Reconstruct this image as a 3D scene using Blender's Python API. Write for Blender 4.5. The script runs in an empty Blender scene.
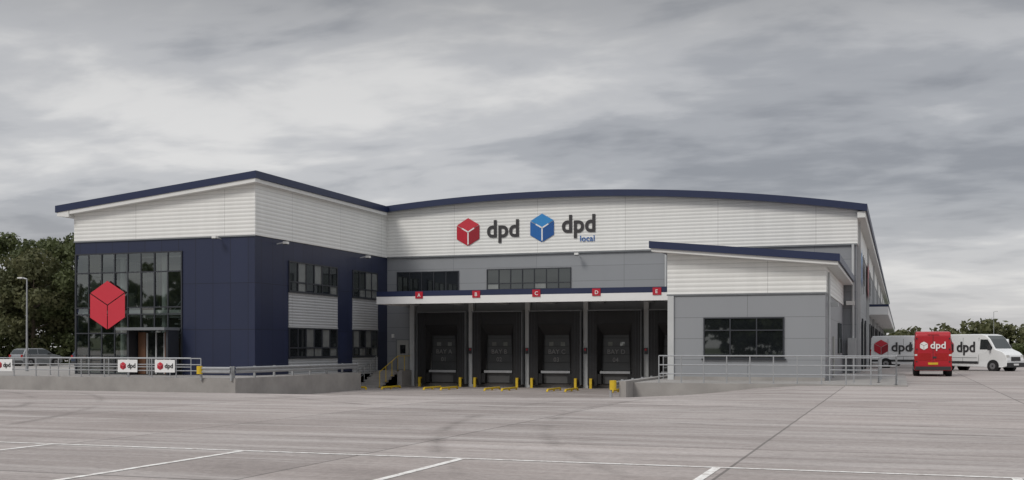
import bpy, math, random, bmesh
import numpy as np
from mathutils import Vector, Matrix
random.seed(7); rng=np.random.default_rng(7)
S=bpy.context.scene
S.view_settings.view_transform='Standard'; S.view_settings.look='None'; S.view_settings.exposure=0
TH=math.radians(19.2)

# ------------------------------------------------------------ materials
def newmat(name):
    m=bpy.data.materials.new(name); m.use_nodes=True
    nt=m.node_tree; b=nt.nodes['Principled BSDF']; return m,nt,b
def N(nt,t,**k):
    n=nt.nodes.new(t)
    for a,v in k.items(): setattr(n,a,v)
    return n
def M(nt,op,a,b=None,c=None):
    n=nt.nodes.new('ShaderNodeMath'); n.operation=op
    for i,v in enumerate((a,b,c)):
        if v is None: continue
        if isinstance(v,(int,float)): n.inputs[i].default_value=v
        else: nt.links.new(v,n.inputs[i])
    return n.outputs[0]
def mixc(nt,fac,a,b,mode='MIX'):
    n=nt.nodes.new('ShaderNodeMix'); n.data_type='RGBA'; n.blend_type=mode
    for i,v in ((0,fac),(6,a),(7,b)):
        if isinstance(v,(int,float)): n.inputs[i].default_value=v
        elif isinstance(v,tuple): n.inputs[i].default_value=v if len(v)==4 else v+(1,)
        else: nt.links.new(v,n.inputs[i])
    return n.outputs[2]
def noise(nt,vec,scale,detail=4,rough=.55,dist=0):
    n=nt.nodes.new('ShaderNodeTexNoise'); n.inputs['Scale'].default_value=scale
    n.inputs['Detail'].default_value=detail; n.inputs['Roughness'].default_value=rough; n.inputs['Distortion'].default_value=dist
    if vec is not None: nt.links.new(vec,n.inputs['Vector'])
    return n.outputs['Fac']
def ramp(nt,fac,stops,interp='LINEAR'):
    n=nt.nodes.new('ShaderNodeValToRGB'); cr=n.color_ramp; cr.interpolation=interp
    while len(cr.elements)<len(stops): cr.elements.new(.5)
    for e,(p,c) in zip(cr.elements,stops):
        e.position=p; e.color=c+(1,) if isinstance(c,tuple) else (c,c,c,1)
    nt.links.new(fac,n.inputs[0]); return n.outputs[0]
def pos(nt):
    return nt.nodes.new('ShaderNodeNewGeometry').outputs['Position']
def mapping(nt,vec,sc,rot=(0,0,0),loc=(0,0,0)):
    n=nt.nodes.new('ShaderNodeMapping'); n.inputs['Scale'].default_value=sc; n.inputs['Rotation'].default_value=rot; n.inputs['Location'].default_value=loc
    nt.links.new(vec,n.inputs[0]); return n.outputs[0]

def basic(name,col,rough=.55,metal=0,var=.15,scale=1.5,bump=0,spec=.5):
    m,nt,b=newmat(name); p=pos(nt)
    f=noise(nt,p,scale,5)
    c=mixc(nt,f,tuple(max(0,x*(1-var)) for x in col),tuple(min(1,x*(1+var)) for x in col))
    nt.links.new(c,b.inputs['Base Color']); b.inputs['Roughness'].default_value=rough; b.inputs['Metallic'].default_value=metal
    b.inputs['Specular IOR Level'].default_value=spec
    if bump:
        bn=N(nt,'ShaderNodeBump'); bn.inputs['Strength'].default_value=bump; bn.inputs['Distance'].default_value=.02
        nt.links.new(noise(nt,p,scale*12,3),bn.inputs['Height']); nt.links.new(bn.outputs[0],b.inputs['Normal'])
    return m
def ribbed(name,col,sp,rough=.45,depth=.03,dark=.75,uw=6.0,bs=.6):
    m,nt,b=newmat(name); p=pos(nt)
    sx=N(nt,'ShaderNodeSeparateXYZ'); nt.links.new(p,sx.inputs[0])
    u=M(nt,'ADD',sx.outputs[0],sx.outputs[1])
    w=M(nt,'SINE',M(nt,'MULTIPLY',sx.outputs[2],2*math.pi/sp))
    h=M(nt,'MULTIPLY_ADD',w,.5,.5)
    groove=M(nt,'LESS_THAN',h,.16)
    joint=M(nt,'LESS_THAN',M(nt,'FRACT',M(nt,'DIVIDE',u,uw)),.006)
    st=noise(nt,mapping(nt,p,(1.3,1.3,.12)),1.2,5)
    c=mixc(nt,st,tuple(x*.88 for x in col),tuple(min(.85,x*1.05) for x in col))
    c=mixc(nt,M(nt,'MULTIPLY',groove,1-dark),c,(0,0,0))
    c=mixc(nt,M(nt,'MULTIPLY',joint,.25),c,(0,0,0))
    nt.links.new(c,b.inputs['Base Color']); b.inputs['Roughness'].default_value=rough
    bn=N(nt,'ShaderNodeBump'); bn.inputs['Strength'].default_value=bs; bn.inputs['Distance'].default_value=depth
    nt.links.new(h,bn.inputs['Height']); nt.links.new(bn.outputs[0],b.inputs['Normal'])
    return m
def panel(name,col,uw,vh,jw=.03,rough=.4,jd=.6,uoff=0,voff=0,vr=.08):
    m,nt,b=newmat(name); p=pos(nt)
    sx=N(nt,'ShaderNodeSeparateXYZ'); nt.links.new(p,sx.inputs[0])
    u=M(nt,'DIVIDE',M(nt,'ADD',M(nt,'ADD',sx.outputs[0],sx.outputs[1]),uoff),uw)
    v=M(nt,'DIVIDE',M(nt,'ADD',sx.outputs[2],voff),vh)
    ju=M(nt,'LESS_THAN',M(nt,'FRACT',u),jw/uw); jv=M(nt,'LESS_THAN',M(nt,'FRACT',v),jw/vh)
    j=M(nt,'MAXIMUM',ju,jv)
    cb=N(nt,'ShaderNodeCombineXYZ'); nt.links.new(M(nt,'FLOOR',u),cb.inputs[0]); nt.links.new(M(nt,'FLOOR',v),cb.inputs[1])
    wn=N(nt,'ShaderNodeTexWhiteNoise'); nt.links.new(cb.outputs[0],wn.inputs[0])
    f=M(nt,'MULTIPLY_ADD',wn.outputs[0],.5,M(nt,'MULTIPLY',noise(nt,mapping(nt,p,(1,1,.2)),.8,5),.5))
    c=mixc(nt,f,tuple(x*(1-vr) for x in col),tuple(x*(1+vr) for x in col))
    c=mixc(nt,M(nt,'MULTIPLY',j,jd),c,(0,0,0))
    nt.links.new(c,b.inputs['Base Color']); b.inputs['Roughness'].default_value=rough
    return m
def glassmat(name,dark,refl,rough=.02,transp=0):
    m=bpy.data.materials.new(name); m.use_nodes=True; nt=m.node_tree; nt.nodes.clear()
    o=N(nt,'ShaderNodeOutputMaterial'); g=N(nt,'ShaderNodeBsdfGlossy'); g.inputs['Roughness'].default_value=rough
    g.inputs['Color'].default_value=(.88,.93,.92,1)
    d=N(nt,'ShaderNodeBsdfDiffuse'); 
    c=mixc(nt,noise(nt,pos(nt),.9,3),tuple(x*.5 for x in dark),tuple(x*1.5 for x in dark)); nt.links.new(c,d.inputs[0])
    base=d.outputs[0]
    if transp:
        t=N(nt,'ShaderNodeBsdfTransparent'); t.inputs[0].default_value=(.62,.70,.68,1)
        mm=N(nt,'ShaderNodeMixShader'); mm.inputs[0].default_value=transp
        nt.links.new(base,mm.inputs[1]); nt.links.new(t.outputs[0],mm.inputs[2]); base=mm.outputs[0]
    lw=N(nt,'ShaderNodeLayerWeight'); lw.inputs[0].default_value=.25
    fac=M(nt,'MINIMUM',M(nt,'ADD',M(nt,'MULTIPLY',lw.outputs['Fresnel'],.6),refl),1.0)
    mx=N(nt,'ShaderNodeMixShader'); nt.links.new(fac,mx.inputs[0]); nt.links.new(base,mx.inputs[1]); nt.links.new(g.outputs[0],mx.inputs[2])
    nt.links.new(mx.outputs[0],o.inputs[0]); return m

white_clad=ribbed('white_cladding',(.80,.80,.775),.22,dark=.84,bs=.42)
grey_clad=ribbed('silver_corrugated',(.46,.47,.48),.17,rough=.35,dark=.6)
navy=panel('navy_panel',(.0165,.023,.057),1.15,2.62,rough=.4,jw=.03,vr=.16,jd=.7)
navy_trim=basic('navy_trim',(.012,.021,.065),.42,var=.1)
grey_wall=panel('grey_panel',(.255,.265,.28),6.0,1.0,jw=.03,rough=.5,jd=.35)
grey_low=panel('grey_panel_low',(.275,.285,.30),3.7,1.02,jw=.03,rough=.5,jd=.35,uoff=1.0)
light_grey=basic('light_grey_metal',(.5,.51,.51),.5)
soffit=basic('soffit_white',(.7,.7,.68),.6,var=.06)
frame_dk=basic('dark_frame',(.03,.033,.04),.4)
frame_gr=basic('grey_frame',(.18,.19,.2),.4)
black=basic('black_rubber',(.010,.010,.011),.7,var=.3)
curtain=basic('dock_curtain',(.012,.012,.0135),.6,var=.4,scale=3,bump=.3)
roof_m=basic('roof_sheet',(.3,.31,.32),.5)
door_gr=basic('dock_door_grey',(.038,.041,.043),.45,var=.35)
door_tx=basic('dock_door_marking',(.17,.17,.17),.5,var=.3)
steel=basic('galvanised_steel',(.40,.41,.42),.42,.5,var=.2,scale=4)
yellow=basic('safety_yellow',(.66,.45,.02),.5,var=.25,scale=5)
red=basic('logo_red',(.46,.010,.028),.4,var=.06); red2=basic('logo_red_light',(.56,.03,.05),.4,var=.06); red3=basic('logo_red_dark',(.28,.008,.02),.4,var=.06)
blu=basic('logo_blue',(.012,.12,.38),.4,var=.06); blu2=basic('logo_blue_light',(.03,.24,.56),.4,var=.06); blu3=basic('logo_blue_dark',(.008,.08,.28),.4,var=.06)
txt_dk=basic('logo_text_dark',(.035,.033,.035),.5)
white_p=basic('white_paint',(.78,.78,.77),.5,var=.04)
glass=glassmat('window_glass',(.012,.014,.016),.12)
glass2=glassmat('window_glass_blind',(.17,.175,.17),.12)
glass_cw=glassmat('curtain_glass',(.01,.014,.014),.19,transp=.85)
glass_car=glassmat('vehicle_glass',(.01,.012,.014),.12)
wood=basic('brown_panel',(.13,.06,.03),.5,var=.3)
inter=basic('interior_grey',(.34,.34,.32),.8); interd=basic('interior_dark',(.10,.10,.10),.8)
concw=basic('concrete_wall',(.31,.295,.28),.85,var=.35,scale=.9,bump=.4)
tyre=basic('tyre',(.015,.015,.015),.8); hub=basic('wheel_hub',(.3,.3,.31),.35,.7)
amber=basic('lamp_clear',(.6,.6,.58),.2); redl=basic('tail_light',(.35,.01,.01),.25)
van_white=basic('van_white_paint',(.76,.77,.77),.25,var=.03); van_red=basic('van_red_paint',(.42,.012,.022),.28,var=.06)
plast=basic('bumper_plastic',(.03,.03,.032),.6)

def linepaint():
    m,nt,b=newmat('line_paint'); p=pos(nt)
    f=ramp(nt,noise(nt,p,6,9,.75),[(.46,0.),(.60,1.)])
    c=mixc(nt,f,(.80,.79,.76),(.50,.46,.43)); nt.links.new(c,b.inputs['Base Color']); b.inputs['Roughness'].default_value=.7
    return m
line_m=linepaint()

def yardmat():
    m,nt,b=newmat('concrete_yard'); p=pos(nt)
    sx=N(nt,'ShaderNodeSeparateXYZ'); nt.links.new(p,sx.inputs[0])
    big=noise(nt,mapping(nt,p,(.07,.07,1)),1,6,.6,.5)
    c=ramp(nt,big,[(.30,(.265,.230,.214)),(.5,(.365,.324,.305)),(.70,(.455,.413,.392))])
    u=M(nt,'DIVIDE',M(nt,'ADD',sx.outputs[0],2.2),5.6); v=M(nt,'DIVIDE',M(nt,'ADD',sx.outputs[1],1.0),6.4)
    cb=N(nt,'ShaderNodeCombineXYZ'); nt.links.new(M(nt,'FLOOR',u),cb.inputs[0]); nt.links.new(M(nt,'FLOOR',v),cb.inputs[1])
    wn=N(nt,'ShaderNodeTexWhiteNoise'); nt.links.new(cb.outputs[0],wn.inputs[0])
    c=mixc(nt,1.0,c,ramp(nt,wn.outputs[0],[(0,.86),(1,1.10)]),'MULTIPLY')
    for (rot,sc,lo,amt) in ((.15,(.06,.55,1),.50,.34),(-.45,(.05,.5,1),.53,.36),(1.3,(.05,.8,1),.56,.30),(.6,(.05,.9,1),.57,.28)):
        t=noise(nt,mapping(nt,p,sc,(0,0,rot)),1.0,7,.70,1.2)
        c=mixc(nt,M(nt,'MULTIPLY',ramp(nt,t,[(lo,0.),(lo+.12,1.)]),amt),c,(.18,.155,.145))
    for (rot,sc) in ((.1,(.05,.45,1)),(-.25,(.04,.5,1)),(.9,(.05,.6,1))):
        t=noise(nt,mapping(nt,p,sc,(0,0,rot),(5,9,0)),1.3,7,.66,1.0)
        c=mixc(nt,M(nt,'MULTIPLY',ramp(nt,t,[(.52,0.),(.66,1.)]),.40),c,(.56,.525,.505))
    # turning tyre tracks: pairs of arcs on large radii, broken up by noise
    brk=ramp(nt,noise(nt,p,.35,6,.7),[(.42,0.),(.6,1.)])
    xy=N(nt,'ShaderNodeCombineXYZ'); nt.links.new(sx.outputs[0],xy.inputs[0]); nt.links.new(sx.outputs[1],xy.inputs[1])
    arcs=None
    for (cx,cy,R) in ((8,62,38),(8,62,40.1),(-48,8,30),(-48,8,32),(-2,-12,47),(-2,-12,49.1),(22,30,30),(22,30,32),(-30,70,46),(-30,70,48),(-16,-30,62),(-16,-30,64),(-12,52,20),(-12,52,22)):
        dn=N(nt,'ShaderNodeVectorMath',operation='DISTANCE'); nt.links.new(xy.outputs[0],dn.inputs[0]); dn.inputs[1].default_value=(cx,cy,0)
        a=M(nt,'ABSOLUTE',M(nt,'SUBTRACT',dn.outputs['Value'],R))
        a=M(nt,'MAXIMUM',M(nt,'SUBTRACT',1.0,M(nt,'DIVIDE',a,.22)),0.0)
        arcs=a if arcs is None else M(nt,'MAXIMUM',arcs,a)
    c=mixc(nt,M(nt,'MULTIPLY',M(nt,'MULTIPLY',arcs,brk),.55),c,(.13,.115,.105))
    fine=noise(nt,p,9,8,.78)
    c=mixc(nt,1.0,c,ramp(nt,fine,[(.3,.72),(.7,1.16)]),'MULTIPLY')
    st=noise(nt,p,.7,7,.72)
    c=mixc(nt,M(nt,'MULTIPLY',ramp(nt,st,[(.57,0.),(.70,1.)]),.36),c,(.15,.13,.12))
    sp_=noise(nt,p,2.6,3,.6)
    c=mixc(nt,M(nt,'MULTIPLY',ramp(nt,sp_,[(.70,0.),(.75,1.)]),.35),c,(.09,.08,.075))
    wob=M(nt,'MULTIPLY',noise(nt,p,.5,3),.006)
    ju=M(nt,'LESS_THAN',M(nt,'FRACT',M(nt,'ADD',u,wob)),.008); jv=M(nt,'LESS_THAN',M(nt,'FRACT',M(nt,'ADD',v,wob)),.010)
    c=mixc(nt,M(nt,'MULTIPLY',M(nt,'MAXIMUM',ju,jv),.6),c,(.07,.065,.06))
    nt.links.new(c,b.inputs['Base Color']); b.inputs['Roughness'].default_value=.82; b.inputs['Specular IOR Level'].default_value=.3
    bn=N(nt,'ShaderNodeBump'); bn.inputs['Strength'].default_value=.35; bn.inputs['Distance'].default_value=.01
    nt.links.new(noise(nt,p,30,5,.7),bn.inputs['Height']); nt.links.new(bn.outputs[0],b.inputs['Normal'])
    return m
yard_m=yardmat()
def grassm():
    m,nt,b=newmat('grass_verge'); p=pos(nt)
    c=ramp(nt,noise(nt,p,.05,8,.7),[(.3,(.05,.075,.025)),(.5,(.085,.10,.04)),(.7,(.13,.125,.06))])
    nt.links.new(c,b.inputs['Base Color']); b.inputs['Roughness'].default_value=.95; return m
grass_m=grassm()
def leafm(name,c1,c2):
    m,nt,b=newmat(name); p=pos(nt)
    c=mixc(nt,ramp(nt,noise(nt,p,.55,4,.6),[(.35,0.),(.65,1.)]),c1,c2)
    nt.links.new(c,b.inputs['Base Color']); b.inputs['Roughness'].default_value=.7
    tr=N(nt,'ShaderNodeBsdfTranslucent'); nt.links.new(c,tr.inputs[0])
    mx=N(nt,'ShaderNodeMixShader'); mx.inputs[0].default_value=.3
    o=[n for n in nt.nodes if n.type=='OUTPUT_MATERIAL'][0]
    nt.links.new(b.outputs[0],mx.inputs[1]); nt.links.new(tr.outputs[0],mx.inputs[2]); nt.links.new(mx.outputs[0],o.inputs[0])
    return m
leaf_a=leafm('foliage',(.055,.072,.024),(.12,.14,.055))
leaf_b=leafm('foliage_olive',(.07,.08,.03),(.15,.15,.07))
bark=basic('bark',(.09,.07,.05),.9,var=.3,scale=6)

# ------------------------------------------------------------ mesh builder
class MB:
    def __init__(s): s.v=[];s.f=[];s.m=[];s.mats=[]
    def mi(s,mat):
        if mat not in s.mats: s.mats.append(mat)
        return s.mats.index(mat)
    def poly(s,pts,mat):
        o=len(s.v); s.v+= [tuple(p) for p in pts]; s.f.append(tuple(range(o,o+len(pts)))); s.m.append(s.mi(mat))
    def box(s,x0,x1,y0,y1,z0,z1,mat):
        o=len(s.v)
        s.v+=[(x0,y0,z0),(x1,y0,z0),(x1,y1,z0),(x0,y1,z0),(x0,y0,z1),(x1,y0,z1),(x1,y1,z1),(x0,y1,z1)]
        for f in ((0,3,2,1),(4,5,6,7),(0,1,5,4),(1,2,6,5),(2,3,7,6),(3,0,4,7)):
            s.f.append(tuple(o+i for i in f)); s.m.append(s.mi(mat))
    def prism(s,xz,y0,y1,mat):
        o=len(s.v); n=len(xz)
        s.v+=[(x,y0,z) for x,z in xz]+[(x,y1,z) for x,z in xz]
        s.f.append(tuple(range(o,o+n))); s.m.append(s.mi(mat))
        s.f.append(tuple(range(o+2*n-1,o+n-1,-1))); s.m.append(s.mi(mat))
        for i in range(n):
            j=(i+1)%n; s.f.append((o+j,o+i,o+n+i,o+n+j)); s.m.append(s.mi(mat))
    def tube(s,p,q,r,mat,n=8,r2=None):
        p=Vector(p);q=Vector(q);d=(q-p).normalized(); r2=r if r2 is None else r2
        a=d.orthogonal().normalized(); b=d.cross(a); o=len(s.v)
        for c,rr in ((p,r),(q,r2)):
            for i in range(n):
                t=2*math.pi*i/n; s.v.append(tuple(c+a*math.cos(t)*rr+b*math.sin(t)*rr))
        for i in range(n):
            j=(i+1)%n; s.f.append((o+i,o+j,o+n+j,o+n+i)); s.m.append(s.mi(mat))
        s.f.append(tuple(range(o+n-1,o-1,-1))); s.m.append(s.mi(mat))
        s.f.append(tuple(range(o+n,o+2*n))); s.m.append(s.mi(mat))
    def build(s,name,parent=None,bevel=0,smooth=False):
        me=bpy.data.meshes.new(name); me.from_pydata(s.v,[],s.f)
        for m in s.mats: me.materials.append(m)
        me.polygons.foreach_set('material_index',s.m)
        if smooth: me.polygons.foreach_set('use_smooth',[True]*len(s.f))
        me.update(); ob=bpy.data.objects.new(name,me); S.collection.objects.link(ob)
        if parent: ob.parent=parent
        if bevel:
            b=ob.modifiers.new('bevel','BEVEL'); b.width=bevel; b.segments=3; b.limit_method='ANGLE'; b.angle_limit=math.radians(25)
        return ob
def empty(name,loc=(0,0,0),rz=0):
    e=bpy.data.objects.new(name,None); e.location=loc; e.rotation_euler=(0,0,rz); S.collection.objects.link(e); return e
def text(parent,name,body,loc,rot,size,mat,bold=.018,sx=1.0):
    c=bpy.data.curves.new(name,'FONT'); c.body=body; c.size=size; c.extrude=.012; c.offset=bold*size; c.materials.append(mat); c.resolution_u=4
    c.space_character=1.02
    o=bpy.data.objects.new(name,c); S.collection.objects.link(o); o.parent=parent; o.location=loc
    o.rotation_euler=tuple(math.radians(a) for a in rot); o.scale=(sx,1,1); return o
def cube_logo(mb,c,u,n,r,cols,gap=.06,h=.03,mark=None):
    c=Vector(c);u=Vector(u).normalized();n=Vector(n).normalized();z=Vector((0,0,1))
    D=lambda a,q=1.0:(u*math.cos(math.radians(a))+z*math.sin(math.radians(a)))*r*q
    V={a:c+D(a) for a in (30,90,150,210,270,330)}
    for (a,b,d),m in zip(((30,90,150),(150,210,270),(270,330,30)),cols):
        ps=[c,V[a],V[b],V[d]]; g=sum(ps,Vector())/4
        ps=[g+(p-g)*(1-gap)+n*h for p in ps]
        mb.poly(ps,m)
    if mark:
        for (a,q0,q1) in ((270,.0,.86),(150,.0,.52),(30,.0,.52)):
            d=D(a); w=(n.cross(d)).normalized()*r*.045
            p=c+d*q0+n*(h+.006); q=c+d*q1+n*(h+.006)
            mb.poly([p-w,q-w,q+w,p+w],mark)

# ------------------------------------------------------------ ground
def ss(a,b,x):
    t=min(1,max(0,(x-a)/(b-a))); return t*t*(3-2*t)
def gh(x,y):
    return -1.05*ss(31,58,y)*(1-ss(100,115,y))*ss(3.5,12.3,-x)*(1-ss(112,132,-x))
xs=[-3000,-1200,-500,-250,-170]+[-136+2*i for i in range(80)]+[26,40,60,75,120,250,600,1500,3000]
ys=[-3000,-1000,-300,-120,-70,-40,-15,0]+[4+2*i for i in range(64)]+[140,160,175,260,500,1200,3500]
gv=[(x,y,gh(x,y)) for y in ys for x in xs]; gf=[];gm=[]
nx=len(xs)
for j in range(len(ys)-1):
    for i in range(nx-1):
        gf.append((j*nx+i,j*nx+i+1,(j+1)*nx+i+1,(j+1)*nx+i))
        cx=(xs[i]+xs[i+1])/2; cy=(ys[j]+ys[j+1])/2
        gm.append(0 if (-136<cx<60 and -40<cy<175) else 1)
me=bpy.data.meshes.new('ground'); me.from_pydata(gv,[],gf); me.materials.append(yard_m); me.materials.append(grass_m)
me.polygons.foreach_set('material_index',gm); me.polygons.foreach_set('use_smooth',[True]*len(gf))
go=bpy.data.objects.new('ground',me); S.collection.objects.link(go)

mk=MB()
def flat(x0,x1,y0,y1,z=.006): mk.poly([(x0,y0,z),(x1,y0,z),(x1,y1,z),(x0,y1,z)],line_m)
flat(-60,30,15.25,15.36)
for i in range(-8,2):
    x=-2.36+3.74*i
    mk.poly([(x-.06,9.5,.006),(x+.06,9.5,.006),(x+.06,15.245,.006),(x-.06,15.245,.006)],line_m)
mk.build('parking_bay_markings')

# ------------------------------------------------------------ platforms
pv=MB()
pv.box(-110,-34,49,118,-1.6,.05,concw)
pv.box(-34,-32,49,63,-1.6,.05,concw)
pv.box(-34,-31.95,69,70.98,-1.6,.05,concw)
for i in range(6):
    pv.box(-33.9,-32.3,66.3+.45*i,69.02,-1.5,-1.05+.17*(i+1),concw)
pv.box(-11.3,.3,49.0,70.98,-1.6,.06,concw)
pv.box(-11.6,-11.301,47.6,70.9,-1.6,.16,concw)
pv.build('concrete_loading_platform')

# ------------------------------------------------------------ warehouse
W=empty('distribution_warehouse')
AX=-22.5
def arch(x): return 11.97-.004*(x-AX)**2
w=MB()
w.box(-42.5,-2.5,71,225,-1.2,7.95,grey_wall)
pts=[(-42.5,7.95),(-2.44,7.95)]
xx=np.linspace(-2.44,-42.5,30)
pts+=[(float(x),arch(x)-.42) for x in xx]
w.prism(pts,70.9,225.1,white_clad)
w.box(-34,-2.46,70.86,70.9,7.86,7.96,frame_gr)
w.box(-34,-11.3,70.94,70.999,-1.2,.05,concw)
w.build('main_walls',W)
r=MB()
n=36; X=np.linspace(-43.4,-1.95,n)
top=[(float(x),arch(x)) for x in X]; bot=[(float(x),arch(x)-.42) for x in X]
r.prism(bot+top[::-1],70.35,70.55,navy_trim)
r.prism([(x,z+.003) for x,z in bot]+[(x,z-.06) for x,z in top[::-1]],70.551,225.5,roof_m)
ze=arch(-1.95)
r.box(-1.949,-1.86,70.35,225.5,ze-.42,ze,navy_trim)
r.box(-2.43,-1.97,70.5,225.4,ze-.80,ze-.43,soffit)
r.build('main_roof',W)

g=MB()
def wr(x): return 11.37-.1014*(-34-x)
XL,XR,YF=-46.3,-34.0,54.0
g.box(-38.8,XR,YF,70.99,-1.2,7.9,navy)
g.box(XL,-38.8,YF,70.99,7.15,7.899,navy)
g.box(XL,-38.8,62,70.99,-1.2,7.15,navy)
g.box(XL,XL+.25,YF,YF+.35,-.5,7.15,navy)
g.prism([(XL-.04,7.9),(XR+.05,7.9),(XR+.05,wr(XR)-.38),(XL-.04,wr(XL)-.38)],YF-.05,70.89,white_clad)
g.box(XL-.06,XR+.07,YF-.07,YF-.05,7.84,7.92,frame_gr)
g.build('office_wing_walls',W)
g=MB()
a,b=-47.3,-33.6
g.prism([(a,wr(a)-.40),(b,wr(b)-.40),(b,wr(b)),(a,wr(a))],53.45,70.34,navy_trim)
g.prism([(a+.1,wr(a)-.62),(XL-.05,wr(XL)-.8),(XL-.05,wr(XL)-.402),(a+.1,wr(a)-.402)],53.5,70.3,soffit)
g.prism([(XL,wr(XL)-.62),(b-.06,wr(b)-.62),(b-.06,wr(b)-.402),(XL,wr(XL)-.402)],53.5,53.94,soffit)
g.box(XR+.055,b-.08,53.95,70.3,wr(b)-.62,wr(b)-.42,soffit)
g.build('office_wing_roof',W)
g=MB()
g.box(XL+.3,-38.85,YF+.3,61.9,.0,.1,inter)
g.box(XL+.3,-38.85,YF+1.6,61.9,3.55,3.85,soffit)
g.box(XL+.3,-38.85,61.7,61.95,.1,7.1,interd)
g.box(-38.95,-38.83,YF+.1,61.9,.1,7.1,inter)
for x in (-44.6,-41.6): g.tube((x,56.2,.1),(x,56.2,7.1),.16,soffit,12)
g.box(-45.5,-43.0,58.2,59.0,.1,1.15,wood)
for i in range(12): g.box(-43.4+.25*i,-43.15+.25*i,56.2,57.4,.3+.27*i,.38+.27*i,soffit)
g.tube((-43.3,56.15,1.3),(-40.4,56.15,4.4),.035,steel)
g.box(-45.9,-43.4,55.7,55.74,3.9,4.9,glass2)
g.box(-42.6,-41.2,61.6,61.69,4.0,6.0,soffit); g.box(-45.5,-44.2,61.6,61.69,.1,2.2,wood)
for z in (3.4,7.0):
    for x in (-45,-43,-41): g.box(x,x+.9,55.8,56.0,z,z+.06,white_p)
g.build('lobby_interior',W)

def glazing(name,o,u,wid,z0,z1,nx_,zs,fr=frame_dk,gl=(glass,),t=.06,out=(0,-1,0),th=.07,tilt=.006):
    mb=MB(); ox,oy=o; ux,uy=u; n=Vector(out)
    xs_=[wid*i/nx_ for i in range(nx_+1)] if isinstance(nx_,int) else nx_
    zz=[z0]+list(zs)+[z1]
    def P(d,z,off): return Vector((ox+ux*d,oy+uy*d,z))+n*off
    for i in range(len(xs_)-1):
        for j in range(len(zz)-1):
            tl=[random.uniform(-tilt,tilt) for _ in range(3)]
            m=gl[0] if len(gl)==1 else gl[1 if random.random()<.3 else 0]
            mb.poly([P(xs_[i],zz[j],.022+tl[0]),P(xs_[i+1],zz[j],.022+tl[1]),P(xs_[i+1],zz[j+1],.022+tl[2]),P(xs_[i],zz[j+1],.022+tl[0]+tl[2]-tl[1])],m)
    def bar(d0,d1,a,b,dep):
        p=[P(d0,a,-.02),P(d1,a,-.02),P(d1,a,dep),P(d0,a,dep)]
        q=[v+Vector((0,0,b-a)) for v in p]
        o_=len(mb.v); mb.v+=[tuple(v) for v in p+q]
        for f in ((0,3,2,1),(4,5,6,7),(0,1,5,4),(1,2,6,5),(2,3,7,6),(3,0,4,7)):
            mb.f.append(tuple(o_+i for i in f)); mb.m.append(mb.mi(fr))
    for d in xs_: bar(d-t/2,d+t/2,z0,z1,th)
    for z in zz: bar(-t/2-.003,wid+t/2+.003,z-t/2,z+t/2,th+.004)
    bar(-.12,wid+.12,z0-t/2-.05,z0-t/2-.002,th+.06)
    return mb.build(name,W)
glazing('curtain_wall',(XL+.1,YF),(1,0),7.4,.08,7.12,8,[2.45,3.55,3.95,6.0],gl=(glass_cw,),t=.07,tilt=.02)
glazing('curtain_wall_side',(XL-.02,61.9),(0,-1),7.8,.08,7.12,7,[2.45,3.55,3.95,6.0],gl=(glass_cw,),t=.07,out=(-1,0,0),tilt=.02)
e=MB()
e.box(-41.75,-41.6,52.9,53.9,.05,2.6,frame_dk); e.box(-39.1,-38.95,52.9,53.9,.05,2.6,frame_dk)
e.box(-42.2,-38.9,52.5,53.92,2.6,2.76,frame_gr)
e.box(-41.5,-41.0,53.6,53.85,.1,2.5,wood); e.box(-39.7,-39.2,53.6,53.85,.1,2.5,wood)
e.box(-40.95,-39.75,53.72,53.76,.1,2.45,glass)
for x in (-40.98,-40.36,-39.8): e.box(x,x+.07,53.66,53.715,.1,2.45,light_grey)
e.build('entrance_porch',W)
SX=XR
for (y0,y1) in ((57.6,63.6),(65.7,69.4)):
    c=MB(); c.box(SX,SX+.05,y0,y1,2.85,4.85,grey_clad); c.box(SX,SX+.05,y0,y1,-.15,.98,grey_clad)
    for zz in (2.83,4.87,.98): c.box(SX,SX+.07,y0-.04,y1+.04,zz-.02,zz+.02,light_grey)
    c.build('spandrel_panels',W)
    k=6 if y1-y0>5 else 4
    glazing('upper_window',(SX+.0,y0+.05),(0,1),y1-y0-.1,4.95,6.7,k,[5.5],out=(1,0,0),gl=(glass,glass2),t=.08)
    glazing('lower_window',(SX+.0,y0+.05),(0,1),y1-y0-.1,1.05,2.77,k,[1.6],out=(1,0,0),gl=(glass,glass2),t=.08)
glazing('front_window',(-33.2,71),(1,0),4.6,5.5,6.85,5,[],gl=(glass,))
glazing('front_window',(-26.5,71),(1,0),5.9,5.55,6.9,7,[5.95],gl=(glass,glass2),fr=frame_dk)

c=MB()
c.box(-32.3,-11.0,66.0,70.99,4.78,5.0,soffit)
c.box(-32.35,-10.9,65.93,65.998,4.93,5.27,navy_trim)
c.box(-32.35,-10.9,65.93,65.998,4.45,4.925,white_p)
c.box(-32.37,-32.30,66.0,70.98,4.45,5.26,white_p)
c.box(-32.30,-11.0,66.0,70.9,5.001,5.1,roof_m)
for i in range(7):
    x=-31.6+3.3*i; c.box(x,x+.12,66.05,70.9,4.5,4.78,light_grey)
c.build('dock_canopy',W)
DC=[-29.55,-25.5,-21.47,-17.44,-13.41]
lt=MB()
for i,cx in enumerate(DC):
    lx=(-29.3,-25.35,-21.35,-17.5,-13.75)[i]
    lt.box(lx-.26,lx+.26,65.88,65.925,4.78,5.22,red)
    text(W,'bay_letter','ABCDE'[i],(lx-.10,65.87,4.88),(90,0,0),.32,white_p,bold=.01)
lt.build('bay_sign_plates',W)

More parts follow.
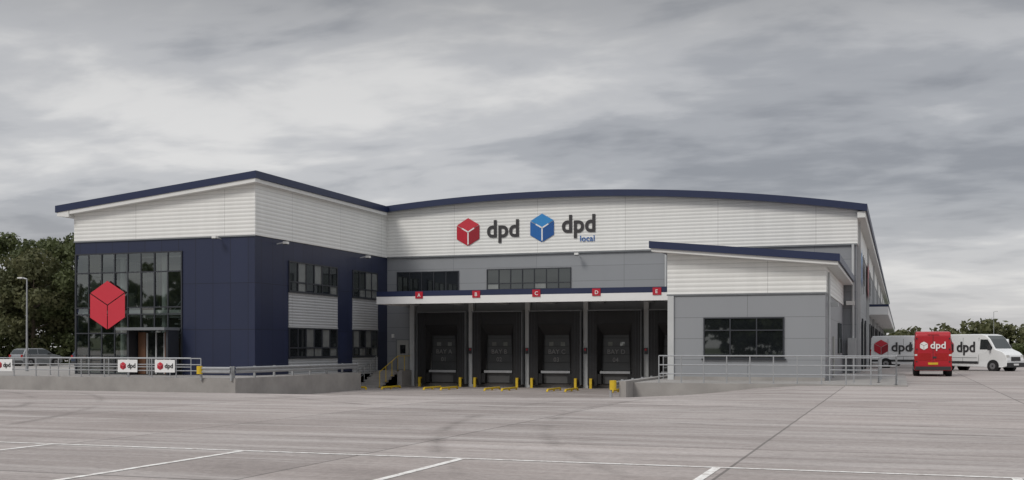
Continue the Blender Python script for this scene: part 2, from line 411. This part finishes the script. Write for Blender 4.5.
for i,cx in enumerate(DC):
    d=MB()
    d.box(cx-1.75,cx-1.15,70.15,70.93,-.85,4.0,curtain)
    d.box(cx+1.15,cx+1.75,70.15,70.93,-.85,4.0,curtain)
    d.box(cx-1.149,cx+1.149,70.18,70.93,3.1,3.98,curtain)
    d.box(cx-1.8,cx+1.8,70.05,70.95,4.0,4.07,frame_gr)
    d.box(cx-1.78,cx-1.751,70.1,70.95,-.85,3.99,frame_gr); d.box(cx+1.751,cx+1.78,70.1,70.95,-.85,3.99,frame_gr)
    d.poly([(cx-1.2,70.14,.1),(cx-.95,70.6,.1),(cx-.85,70.6,3.0),(cx-1.2,70.14,3.15)],black)
    d.poly([(cx+1.2,70.14,.1),(cx+.95,70.6,.1),(cx+.85,70.6,3.0),(cx+1.2,70.14,3.15)],black)
    d.poly([(cx-1.2,70.13,3.15),(cx+1.2,70.13,3.15),(cx+.85,70.6,2.45),(cx-.85,70.6,2.45)],curtain)
    d.box(cx-1.14,cx+1.14,70.85,70.93,-.8,3.1,black)
    for k in range(5): d.box(cx-.98,cx+.98,70.76,70.84,.1+.54*k,.1+.54*k+.515,door_gr)
    for wx in (-.55,.25): d.box(cx+wx,cx+wx+.3,70.745,70.758,1.72,1.98,glass2)
    text(W,'door_marking','BAY '+'ABCDE'[i],(cx-.62,70.745,1.2),(90,0,0),.42,door_tx,bold=.01)
    text(W,'door_marking','0%d'%(i+1),(cx-.25,70.745,.68),(90,0,0),.40,door_tx,bold=.01)
    d.box(cx-1.06,cx-.99,70.70,70.84,.08,2.9,light_grey); d.box(cx+.99,cx+1.06,70.70,70.84,.08,2.9,light_grey)
    d.box(cx-1.0,cx+1.0,70.35,70.84,-.08,.075,steel); d.box(cx-.95,cx+.95,70.6,70.84,-.75,-.09,interd)
    for sg in (-1,1):
        bx=cx+sg*1.0; d.box(bx-.13,bx+.13,70.2,70.59,-.75,-.1,black)
        px=cx+sg*1.5; d.box(px-.08,px+.08,69.85,69.98,-1.2,-.4,yellow); d.box(px-.08,px+.08,69.981,70.14,-.5,-.401,yellow)
        for q in (.25,.45): d.box(cx+sg*(1.15+q)-.010,cx+sg*(1.15+q)+.010,70.14,70.149,-.8,3.95,frame_dk)
    d.build('dock_shelter',W)
    p=MB(); px=cx+2.015
    if i<4:
        p.box(px-.16,px+.16,70.55,70.92,-1.2,4.77,light_grey)
        p.box(px-.11,px+.11,70.44,70.549,1.2,1.6,frame_dk)
        p.box(px-.06,px+.06,70.40,70.439,1.42,1.54,red)
        p.build('dock_column',W)
p=MB(); p.box(-33.3,-32.2,70.93,70.99,.06,2.2,frame_gr); p.box(-33.2,-32.3,70.90,70.929,.08,2.12,inter)
p.box(-32.95,-32.55,70.88,70.899,1.2,1.8,glass); p.box(-33.6,-33.45,70.85,70.99,2.3,2.55,soffit)
p.box(-32.1,-31.75,70.6,70.98,-1.2,4.77,light_grey)
p.build('personnel_door',W)

lg=MB()
cube_logo(lg,(-27.85,70.88,9.5),(1,0,0),(0,-1,0),.98,(red2,red,red3),gap=.05,mark=white_p)
cube_logo(lg,(-22.55,70.88,9.6),(1,0,0),(0,-1,0),.98,(blu2,blu,blu3),gap=.05,mark=white_p)
lg.build('logo_cubes',W)
text(W,'sign_text','dpd',(-26.5,70.85,9.1),(90,0,0),1.62,txt_dk,sx=.95,bold=.024)
text(W,'sign_text','dpd',(-21.2,70.85,9.25),(90,0,0),1.62,txt_dk,sx=.95,bold=.024)
text(W,'sign_subtext','local',(-19.95,70.85,8.62),(90,0,0),.55,blu,bold=.006)
lg=MB(); cube_logo(lg,(-43.85,53.86,4.1),(1,0,0),(0,-1,0),1.46,(red2,red2,red2),gap=.045,h=.02); lg.build('lobby_logo',W)
lg=MB(); cube_logo(lg,(-2.38,76.5,6.8),(0,1,0),(1,0,0),1.4,(blu2,blu,blu3)); cube_logo(lg,(-2.38,92,6.8),(0,1,0),(1,0,0),1.5,(red2,red,red3)); lg.build('side_logo_cubes',W)
text(W,'side_sign_text','dpd',(-2.36,79,6.0),(90,0,90),2.8,txt_dk); text(W,'side_sign_text','dpd',(-2.36,95,6.0),(90,0,90),2.8,txt_dk)
sd=MB()
for k in range(20):
    y=80+6.5*k
    sd.box(-2.47,-2.42,y,y+3.2,.05,3.4,frame_gr if k%3 else inter)
    sd.box(-2.47,-2.36,y-.15,y,.05,3.6,frame_dk)
sd.box(-2.49,-.9,96,222,4.3,4.95,white_p); sd.box(-2.49,-.86,96,222,4.951,5.15,navy_trim)
for k in range(8): sd.box(-2.49,-2.3,72.5+20*k,72.7+20*k,0,9.4,light_grey)
sd.build('side_doors_and_canopy',W)

L=MB()
lx0,lx1=-10.7,-3.3
def lr(x): return 6.8-.0965*(x+11.56)
L.box(lx0,lx1,54,70.98,-.1,4.2,grey_low)
L.prism([(lx0-.05,4.2),(lx1+.05,4.2),(lx1+.05,lr(lx1)-.34),(lx0-.05,lr(lx0)-.34)],53.95,70.85,white_clad)
L.box(lx0-.07,lx1+.07,53.93,53.95,4.15,4.22,frame_gr)
L.box(lx0-.02,lx0+.28,53.9,53.999,.0,4.14,light_grey)
L.box(lx0+.3,lx1-.02,53.94,53.999,.0,.22,concw)
L.build('low_extension_walls',W)
L=MB()
a,b=-11.5,-2.6
L.prism([(a,lr(a)-.34),(b,lr(b)-.34),(b,lr(b)),(a,lr(a))],53.2,70.84,navy_trim)
L.prism([(a+.1,lr(a)-.5),(b-.1,lr(b)-.5),(b-.1,lr(b)-.342),(a+.1,lr(a)-.342)],53.3,53.93,soffit)
L.box(lx1+.055,b-.1,53.95,70.8,lr(b)-.52,lr(b)-.36,soffit)
L.build('low_extension_roof',W)
glazing('low_window',(-8.95,54),(1,0),3.75,1.12,3.04,3,[2.45],gl=(glass,))
L=MB(); L.box(lx1,lx1+.06,60,61.1,.06,2.2,inter); L.box(lx1,lx1+.09,65,68,1.3,3.0,glass); L.tube((lx1+.12,55,.06),(lx1+.12,55,5.2),.06,light_grey)
L.box(lx1+.0,lx1+.5,55.8,56.1,3.6,3.8,light_grey)
L.box(-3.0,-2.52,70.6,70.98,1.0,2.2,light_grey); L.box(-3.1,-2.6,70.7,70.99,4.2,4.45,soffit)
L.build('low_extension_side_fittings',W)

for (x,y,z,ox,oy) in ((-36.2,YF,7.75,0,-1),(-33.99,56.3,7.6,1,0),(-33.99,66.8,7.6,1,0),(-20,70.9,7.7,0,-1)):
    f=MB(); f.tube((x,y,z),(x+ox*.55,y+oy*.55,z+.08),.03,light_grey)
    cx,cy=x+ox*.6,y+oy*.6; f.box(cx-.13,cx+.13,cy-.13,cy+.13,z-.02,z+.12,soffit); f.box(cx-.11,cx+.11,cy-.11,cy+.11,z-.06,z-.021,frame_dk)
    f.build('wall_floodlight',W)
f=MB()
f.tube((-14.2,70.8,5.1),(-14.2,70.8,7.9),.07,light_grey)
f.tube((-2.7,70.8,.05),(-2.7,70.8,7.9),.08,light_grey)
f.build('downpipes',W)

# ------------------------------------------------------------ railings
def railing(name,pts,h=1.1,sp=1.6,z=.05,rails=(1.0,.55),r=.027,mat=steel,zf=None):
    mb=MB()
    for (x0,y0),(x1,y1) in zip(pts[:-1],pts[1:]):
        L_=math.hypot(x1-x0,y1-y0); n_=max(1,round(L_/sp))
        Z=(lambda x,y:z) if zf is None else zf
        for i in range(n_+1):
            t=i/n_; x=x0+(x1-x0)*t; y=y0+(y1-y0)*t; mb.tube((x,y,Z(x,y)-.05),(x,y,Z(x,y)+h),r*1.1,mat,6)
            mb.box(x-.07,x+.07,y-.07,y+.07,Z(x,y)-.01,Z(x,y)+.015,mat)
        for q in rails:
            mb.tube((x0,y0,Z(x0,y0)+h*q),(x1,y1,Z(x1,y1)+h*q),r,mat,6)
    return mb.build(name)
railing('handrail',[(-60,49.2),(-34.2,49.2)],h=1.0,sp=1.5,rails=(1.0,.68,.36))
railing('handrail',[(-46,51.6),(-36.5,51.6)],h=1.0,sp=1.3,rails=(1.0,.5))
railing('handrail',[(-10.2,49.3),(-.15,49.3),(-.15,57)],h=1.2,sp=1.0,rails=(1.0,.66,.33),z=.06)
railing('handrail',[(-3.0,52.2),(-.9,52.2),(-.9,60)],h=1.1,sp=1.2,rails=(1.0,.5),z=.06)
railing('handrail',[(-11.15,55),(-11.15,70)],h=1.1,sp=1.6,rails=(1.0,.5),z=.06)
def stz(x,y): return -1.05+.17*max(0,min(6.4,(y-66.0)/.45))
railing('stair_handrail',[(-32.25,66.2),(-32.25,69.0),(-32.05,70.7)],h=1.0,sp=1.0,rails=(1.0,),mat=yellow,zf=stz,r=.022)
railing('stair_handrail',[(-33.85,66.2),(-33.85,69.0)],h=1.0,sp=1.0,rails=(1.0,.5),mat=steel,zf=stz,r=.022)

def crash_barrier(name,p,q,z=0,cap=None):
    mb=MB(); p=Vector(p);q=Vector(q); d=(q-p); L_=d.length; d.normalize(); nrm=Vector((d.y,-d.x,0))
    prof=[(0,.32),(.06,.36),(.06,.42),(0,.47),(0,.50),(.06,.55),(.06,.61),(0,.65)]
    for (a0,h0),(a1,h1) in zip(prof[:-1],prof[1:]):
        A=[Vector((p.x,p.y,z+h0))+nrm*a0,Vector((q.x,q.y,z+h0))+nrm*a0,Vector((q.x,q.y,z+h1))+nrm*a1,Vector((p.x,p.y,z+h1))+nrm*a1]
        mb.poly(A,steel)
    n_=max(1,round(L_/2))
    for i in range(n_+1):
        c_=p+d*(L_*i/n_)-nrm*.08; mb.box(c_.x-.05,c_.x+.05,c_.y-.05,c_.y+.05,z-.05,z+.68,steel)
    if cap:
        c_=p-d*.02+nrm*.02
        mb.tube((c_.x,c_.y,z+.28),(c_.x,c_.y,z+.69),.15,yellow,14)
    return mb.build(name)
crash_barrier('crash_barrier',(-32.15,49.2,0),(-32.15,62.9,0),z=-.02)
crash_barrier('crash_barrier',(-34.0,48.85,0),(-32.2,48.85,0),z=-.02,cap=True)
crash_barrier('crash_barrier',(-11.85,47.4,0),(-11.85,60,0),z=-.50,cap=True)
crash_barrier('crash_barrier',(9.0,88,0),(48,92,0),z=0)
for cx in DC[:5]:
    for sg in (-1,1):
        x=cx+sg*1.45
        if x>-12.5: continue
        mb=MB(); z=-.92; r_=.065
        P_=[(x,63.9,-1.06),(x,64.0,z),(x,66.6,z),(x,66.7,-1.06)]
        for a_,b_ in zip(P_[:-1],P_[1:]): mb.tube(a_,b_,r_,yellow,10)
        mb.tube((x,65.3,-1.06),(x,65.3,z),r_,yellow,10)
        mb.build('wheel_guide')
mb=MB(); x=-31.9
for a_,b_ in (((x-1.2,63.5,-1.06),(x-1.2,63.5,-.90)),((x-1.2,63.5,-.90),(x,63.5,-.90)),((x,63.5,-.90),(x,63.5,-1.06))): mb.tube(a_,b_,.065,yellow,10)
mb.build('wheel_guide')

for x in (-47.0,-38.7,-36.35):
    B=empty('railing_banner',(x,49.12,0))
    mb=MB(); mb.box(-.62,.62,-.02,.0,.32,.98,white_p); cube_logo(mb,(-.28,-.02,.65),(1,0,0),(0,-1,0),.22,(red2,red,red3),h=.01); mb.build('board',B)
    text(B,'banner_text','dpd',(-.0,-.03,.55),(90,0,0),.34,txt_dk)

# ------------------------------------------------------------ vehicles
def vehicle(name,loc,rz,prof,hw,paint,wheels,wr_,shoulder,taper):
    E=empty(name,loc,rz)
    def Y(z): 
        return hw*(1-taper*max(0,z-shoulder))
    mb=MB(); n_=len(prof); mxx=max(a for a,b in prof)
    for sg in (-1,1):
        for x,z in prof: mb.v.append((x,sg*Y(z)*(0.93 if x>mxx*.96 else 1),z))
    mb.f.append(tuple(range(n_-1,-1,-1)));mb.f.append(tuple(range(n_,2*n_)));mb.m+= [mb.mi(paint)]*2
    for i in range(n_):
        j=(i+1)%n_; mb.f.append((i,j,n_+j,n_+i)); mb.m.append(0)
    ob=mb.build('body',E,bevel=.07)
    bm=bmesh.new(); bm.from_mesh(ob.data); bmesh.ops.recalc_face_normals(bm,faces=bm.faces); bm.to_mesh(ob.data); bm.free()
    wm=MB()
    for wx in wheels:
        for sg in (-1,1):
            wm.tube((wx,sg*(hw-.3),wr_),(wx,sg*(hw+.012),wr_),wr_+.09,black,24)
            wm.tube((wx,sg*(hw-.24),wr_),(wx,sg*(hw+.03),wr_),wr_,tyre,28)
            wm.tube((wx,sg*(hw),wr_),(wx,sg*(hw+.04),wr_),wr_*.62,hub,20)
            wm.tube((wx,sg*(hw),wr_),(wx,sg*(hw+.05),wr_),wr_*.2,plast,10)
    wm.build('wheels',E)
    return E,Y
def sidepoly(mb,Y,pts,mat,off=.008):
    for sg in (-1,1):
        mb.poly([(x,sg*(Y(z)+off),z) for x,z in (pts if sg<0 else pts[::-1])],mat)
VP=[(0,.42),(0,1.2),(.03,2.3),(.14,2.5),(1.5,2.54),(3.9,2.54),(4.25,2.46),(4.55,2.2),(5.0,1.52),(5.55,1.30),(5.82,1.1),(5.9,.75),(5.88,.32),(5.5,.26),(.2,.32)]
def van(loc,rz,paint,textmat,rear_logo=False,lx=.95):
    E,Y=vehicle('delivery_van',loc,rz,VP,.99,paint,(1.15,4.85),.345,1.1,.055)
    d=MB()
    a=(4.30,2.43);b_=(4.56,2.19);c_=(4.99,1.54)
    def off(p,o): return (p[0]+o*.85,p[1]+o*.5)
    pts=[off(a,.012),off(b_,.012),off(c_,.012)]
    for (p,q) in zip(pts[:-1],pts[1:]):
        d.poly([(p[0],-(Y(p[1])-.12),p[1]),(q[0],-(Y(q[1])-.10),q[1]),(q[0],Y(q[1])-.10,q[1]),(p[0],Y(p[1])-.12,p[1])],glass_car)
    sidepoly(d,Y,[(3.82,1.48),(4.78,1.48),(4.80,1.62),(4.42,2.16),(3.86,2.18)],glass_car)
    for x in (3.72,2.45,1.3): sidepoly(d,Y,[(x,.5),(x+.02,.5),(x+.02,2.3),(x,2.3)],plast,.004)
    sidepoly(d,Y,[(.05,.50),(3.7,.50),(3.7,.66),(.05,.66)],plast,.012)
    sidepoly(d,Y,[(1.6,.9),(3.6,.9),(3.6,.92),(1.6,.92)],plast,.005)
    d.poly([(5.92,-.5,.70),(5.92,.5,.70),(5.90,.5,.98),(5.90,-.5,.98)],plast)
    d.box(5.6,5.94,-.90,.90,.28,.58,plast); d.box(5.93,5.955,-.26,.26,.40,.52,white_p)
    for sg in (-1,1):
        d.box(5.58,5.86,sg*.76-.14,sg*.76+.14,.86,1.1,amber)
        y=sg*1.14; d.box(4.62,4.74,y-.10,y+.10,1.42,1.82,plast); d.box(4.66,4.72,sg*1.0-.06,sg*1.0+.06,1.5,1.58,plast)
        y=sg*.90; d.box(-.02,.06,y-.07,y+.07,.85,1.45,redl); d.box(-.022,.05,y-.068,y+.068,1.15,1.25,amber)
    d.box(-.10,.12,-.93,.93,.36,.56,plast)
    d.box(-.022,-.004,-.26,.26,.66,.78,yellow)
    d.box(-.012,-.003,-.008,.008,.6,2.3,plast)
    d.box(-.03,-.003,-.18,.02,1.02,1.12,plast)
    d.box(-.02,-.002,-.3,.3,2.34,2.37,redl)
    for sg in (-1,1):
        for zz in (.8,1.5,2.1): d.box(-.03,-.002,sg*.86-.04,sg*.86+.04,zz,zz+.06,plast)
    if rear_logo:
        cube_logo(d,(-.01,.48,1.72),(0,-1,0),(-1,0,0),.25,(white_p,white_p,white_p),h=.01,gap=.1)
        for sg in (-1,1):
            d.box(-.012,-.003,sg*.44-.33,sg*.44+.33,.9,1.3,redl)
    colset=(red2,red,red3) if paint is van_white else (white_p,)*3
    for sg in (-1,1):
        cube_logo(d,((lx if sg<0 else 3.2),sg*(Y(1.6)+.02),1.62),(-sg,0,0),(0,sg,0),.62,colset,h=.012)
    d.build('details',E)
    text(E,'livery_text','dpd',(lx+.75,-(Y(1.7)+.035),1.32),(90,0,0),1.0,textmat,bold=.022)
    text(E,'livery_text','dpd',(2.5,(Y(1.7)+.035),1.32),(90,0,180),1.0,textmat,bold=.022)
    if rear_logo: text(E,'rear_text','dpd',(-.03,.15,1.57),(90,0,-90),.54,textmat,bold=.02)
    else: text(E,'rear_text','dpd',(-.03,.5,1.5),(90,0,-90),.6,textmat)
    return E
van((1.75,66.6,0),math.radians(90),van_red,white_p,True)
van((2.9,86.4,0),math.radians(-40),van_white,txt_dk,lx=1.2)
van((-2.2,93.5,0),math.radians(0),van_white,txt_dk,lx=.8)
van((-1.5,103,0),math.radians(0),van_white,txt_dk)
van((10.5,135,0),math.radians(85),van_white,txt_dk)

CP=[(0,.4),(.02,.85),(.12,1.0),(.35,1.38),(.7,1.5),(2.1,1.5),(2.45,1.42),(3.1,1.0),(3.9,.85),(4.12,.66),(4.15,.3),(3.8,.22),(.2,.25)]
def car(loc,rz,paint):
    E,Y=vehicle('parked_car',loc,rz,CP,.88,paint,(.75,3.35),.31,.9,.28)
    d=MB()
    d.poly([(2.50,-.66,1.405),(3.08,-.74,1.03),(3.08,.74,1.03),(2.50,.66,1.405)],glass_car)
    d.poly([(.10,.72,1.03),(.10,-.72,1.03),(.32,-.66,1.36),(.32,.66,1.36)],glass_car)
    sidepoly(d,Y,[(.45,1.0),(1.5,1.0),(1.5,1.42),(.7,1.42)],glass_car); sidepoly(d,Y,[(1.58,1.0),(2.95,1.0),(2.42,1.4),(1.58,1.42)],glass_car)
    d.box(3.95,4.17,-.78,.78,.26,.45,plast); d.box(-.03,.1,-.78,.78,.3,.48,plast)
    for sg in (-1,1):
        d.box(3.85,4.08,sg*.68-.12,sg*.68+.12,.62,.76,amber); d.box(-.01,.1,sg*.72-.1,sg*.72+.1,.75,.95,redl)
        d.box(2.65,2.8,sg*.98-.08,sg*.98+.08,.98,1.1,plast)
    d.build('details',E); return E
silver=basic('silver_paint',(.3,.31,.32),.25,.5); dblue=basic('dark_blue_paint',(.03,.045,.08),.25)
for (x,y,rz,pm) in ((-70,74.5,82,silver),(-61,71.5,82,dblue)):
    car((x,y,.05),math.radians(rz),pm)

def lamp(x,y,z,h,arm=-1.0):
    mb=MB(); mb.tube((x,y,z),(x,y,z+1.2),.10,steel,10,r2=.09); mb.tube((x,y,z+1.2),(x,y,z+h),.07,steel,10,r2=.045)
    mb.tube((x,y,z+h),(x+arm*.5,y,z+h+.08),.035,steel,8)
    ax=x+arm*.6; mb.box(min(ax,ax-arm*.3)-.1,max(ax,ax-arm*.3),y-.12,y+.12,z+h+.04,z+h+.12,soffit); mb.box(min(ax,ax-arm*.25),max(ax,ax-arm*.25),y-.1,y+.1,z+h+.01,z+h+.039,frame_gr)
    mb.build('street_lamp')
lamp(-54.5,59.0,.05,6.1); lamp(-60,100,.05,7)
lamp(17.2,235,0,8.5,1.2); lamp(36,300,0,9,1.2)

# ------------------------------------------------------------ vegetation
def leaves(centers,radii,per,size,squash=.8):
    cs=np.repeat(centers,per,axis=0); rs=np.repeat(radii,per)
    n_=len(cs); d=rng.normal(size=(n_,3)); d/=np.linalg.norm(d,axis=1)[:,None]
    rad=rs*rng.uniform(.35,1.0,n_)**.6
    p=cs+d*rad[:,None]*np.array([1,1,squash])
    nrm=d+rng.normal(scale=.7,size=(n_,3)); nrm/=np.linalg.norm(nrm,axis=1)[:,None]
    a=np.cross(nrm,rng.normal(size=(n_,3))); a/=np.linalg.norm(a,axis=1)[:,None]; b=np.cross(nrm,a)
    s=(size*rng.uniform(.5,1.2,n_))[:,None]
    return np.stack([p-a*s,p-b*s*.6,p+a*s,p+b*s*.6],axis=1).reshape(-1,3)
def treemesh(name,H,Rc,seed,leaf):
    global rng; rng=np.random.default_rng(seed); rnd=random.Random(seed)
    mb=MB(); mb.tube((0,0,-.3),(0,0,H*.35),.22,bark,9,r2=.16); mb.tube((0,0,H*.35),(.2,.1,H*.8),.16,bark,8,r2=.05)
    cs=[];rs=[]
    for k in range(14):
        a_=rnd.uniform(0,6.28); h=rnd.uniform(.22,.7)*H; L_=Rc*rnd.uniform(.6,.95)
        q=(math.cos(a_)*L_,math.sin(a_)*L_,h+rnd.uniform(.08,.22)*H); mb.tube((0,0,h),q,.07,bark,6,r2=.02)
        cs.append(q); rs.append(rnd.uniform(.9,1.5))
    for k in range(46):
        th_=rnd.uniform(0,6.28); zz=rnd.uniform(-.92,1); rr=math.sqrt(1-zz*zz)*rnd.uniform(.45,1.05)
        prof_=1.0 if zz<0 else 1-.25*zz
        cs.append((math.cos(th_)*rr*Rc*prof_,math.sin(th_)*rr*Rc*prof_,H*.56+zz*H*.40)); rs.append(rnd.uniform(.7,1.45))
    V=leaves(np.array(cs),np.array(rs),150,.22)
    o=len(mb.v); mb.v+=V.tolist(); n_=len(V)//4
    mb.f+=[(o+4*i,o+4*i+1,o+4*i+2,o+4*i+3) for i in range(n_)]; mb.m+=[mb.mi(leaf)]*n_
    return mb.build(name)
T=[treemesh('deciduous_tree',11.9,3.8,11,leaf_a),treemesh('deciduous_tree',10.9,3.6,23,leaf_b),treemesh('deciduous_tree',12.0,4.2,37,leaf_a)]
places=[(-70.5,84,0,1.0),(-75,82,1,1.0),(-80,83,2,1.0),(-86,85,0,1.04),(-67,88,2,.97),(-72,93,1,1.1),(-79,92,0,1.06),(-92,88,2,1.1),(-62,94,1,1.05),(-98,84,1,1.15),(-85,95,2,1.15),(-104,92,0,1.1),(-57,99,0,1.0)]
for k,(x,y,v,s_) in enumerate(places):
    if k<3: o=T[k]
    else:
        o=T[v].copy(); S.collection.objects.link(o)
    o.location=(x,y,0); o.rotation_euler=(0,0,k*1.7); o.scale=(s_,s_,s_*random.uniform(.95,1.05))
def hedge(name,p,q,h,wd,n_,per,size,leaf,rmin=.8,rmax=1.8,seed=3):
    global rng; rng=np.random.default_rng(seed)
    t=rng.uniform(0,1,n_); P0=np.array(p);Q0=np.array(q)
    hv=1+.28*np.sin(t*37)+.16*np.sin(t*91+1)+.12*rng.normal(size=n_)
    c=P0[None,:]+(Q0-P0)[None,:]*t[:,None]; 
    c=np.concatenate([c+rng.normal(scale=wd,size=(n_,2)),(rng.uniform(.05,1,n_)**.7*h*hv)[:,None]],axis=1)
    V=leaves(c,rng.uniform(rmin,rmax,n_),per,size)
    nf=len(V)//4; me=bpy.data.meshes.new(name); me.from_pydata(V.tolist(),[],[(4*i,4*i+1,4*i+2,4*i+3) for i in range(nf)]); me.materials.append(leaf)
    o=bpy.data.objects.new(name,me); S.collection.objects.link(o); return o
hedge('hedge',(-108,79),(-55,86),2.6,.7,420,60,.25,leaf_a,.6,1.1,seed=5)
hedge('distant_treeline',(-150,330),(330,300),5.6,6,900,60,.8,leaf_b,1.8,3.2,seed=8)
hedge('distant_treeline',(6,215),(120,190),2.2,1.5,260,60,.4,leaf_a,.8,1.6,seed=9)
hedge('distant_treeline',(-330,-50),(200,-75),8.5,5,900,50,.9,leaf_a,1.8,3.4,seed=10)
hedge('distant_treeline',(-330,-60),(-260,240),9,5,500,50,.9,leaf_b,1.8,3.4,seed=12)

# ------------------------------------------------------------ world / sun
wd=bpy.data.worlds.new('World'); S.world=wd; wd.use_nodes=True; nt=wd.node_tree; nt.nodes.clear()
out=N(nt,'ShaderNodeOutputWorld')
sky=N(nt,'ShaderNodeTexSky'); sky.sky_type='NISHITA'; sky.sun_disc=False
EL=math.radians(42); AZ=math.radians(205)
sky.sun_elevation=EL; sky.sun_rotation=AZ
b1=N(nt,'ShaderNodeBackground'); nt.links.new(sky.outputs[0],b1.inputs[0]); b1.inputs[1].default_value=.08
tc=N(nt,'ShaderNodeTexCoord'); sp=N(nt,'ShaderNodeSeparateXYZ'); nt.links.new(tc.outputs['Generated'],sp.inputs[0])
z=M(nt,'MAXIMUM',sp.outputs[2],0.0); zd=M(nt,'ADD',z,.15)
cb=N(nt,'ShaderNodeCombineXYZ'); nt.links.new(M(nt,'DIVIDE',sp.outputs[0],zd),cb.inputs[0]); nt.links.new(M(nt,'DIVIDE',sp.outputs[1],zd),cb.inputs[1])
n1=noise(nt,mapping(nt,cb.outputs[0],(1,1.25,1),(0,0,math.radians(-14)),(3.1,1.7,0)),.62,4,.5,.2)
n2=noise(nt,mapping(nt,cb.outputs[0],(1.1,1.6,1),(0,0,math.radians(-22)),(7.3,2.2,0)),1.7,5,.52,.3)
n3=noise(nt,mapping(nt,cb.outputs[0],(1.3,2.0,1),(0,0,math.radians(-14)),(1,5,0)),4.2,5,.52,.3)
nn=M(nt,'ADD',M(nt,'MULTIPLY',n1,.54),M(nt,'ADD',M(nt,'MULTIPLY',n2,.35),M(nt,'MULTIPLY',n3,.11)))
cc=ramp(nt,nn,[(.37,(.26,.27,.295)),(.45,(.36,.37,.393)),(.52,(.485,.49,.505)),(.62,(.66,.655,.65))],'EASE')
hz=ramp(nt,z,[(0.0,1.),(.13,0.)])
cc=mixc(nt,M(nt,'MULTIPLY',hz,.6),cc,(.58,.56,.55))
boost=ramp(nt,z,[(0,.50),(.17,.49),(.23,.46),(.31,.33),(.42,.6),(.9,1.0)],'EASE')
cc=mixc(nt,1.0,cc,boost,'MULTIPLY')
b2=N(nt,'ShaderNodeBackground'); nt.links.new(cc,b2.inputs[0]); b2.inputs[1].default_value=2.3
mx=N(nt,'ShaderNodeMixShader'); mx.inputs[0].default_value=.94
nt.links.new(b1.outputs[0],mx.inputs[1]); nt.links.new(b2.outputs[0],mx.inputs[2]); nt.links.new(mx.outputs[0],out.inputs[0])

sl=bpy.data.lights.new('sun','SUN'); sl.energy=1.45; sl.angle=math.radians(18); sl.color=(1,.96,.9)
so=bpy.data.objects.new('sun',sl); S.collection.objects.link(so)
sdir=Vector((math.sin(AZ)*math.cos(EL),math.cos(AZ)*math.cos(EL),math.sin(EL)))
so.rotation_euler=sdir.to_track_quat('Z','Y').to_euler(); so.location=(0,0,50)

cam=bpy.data.cameras.new('camera'); co=bpy.data.objects.new('camera',cam); S.collection.objects.link(co)
co.location=(0,0,1.65); co.rotation_euler=(math.radians(90),0,TH)
cam.sensor_width=36; cam.lens=1114/1024*36; cam.shift_y=107/1024; cam.clip_end=6000; cam.clip_start=.1
S.camera=co
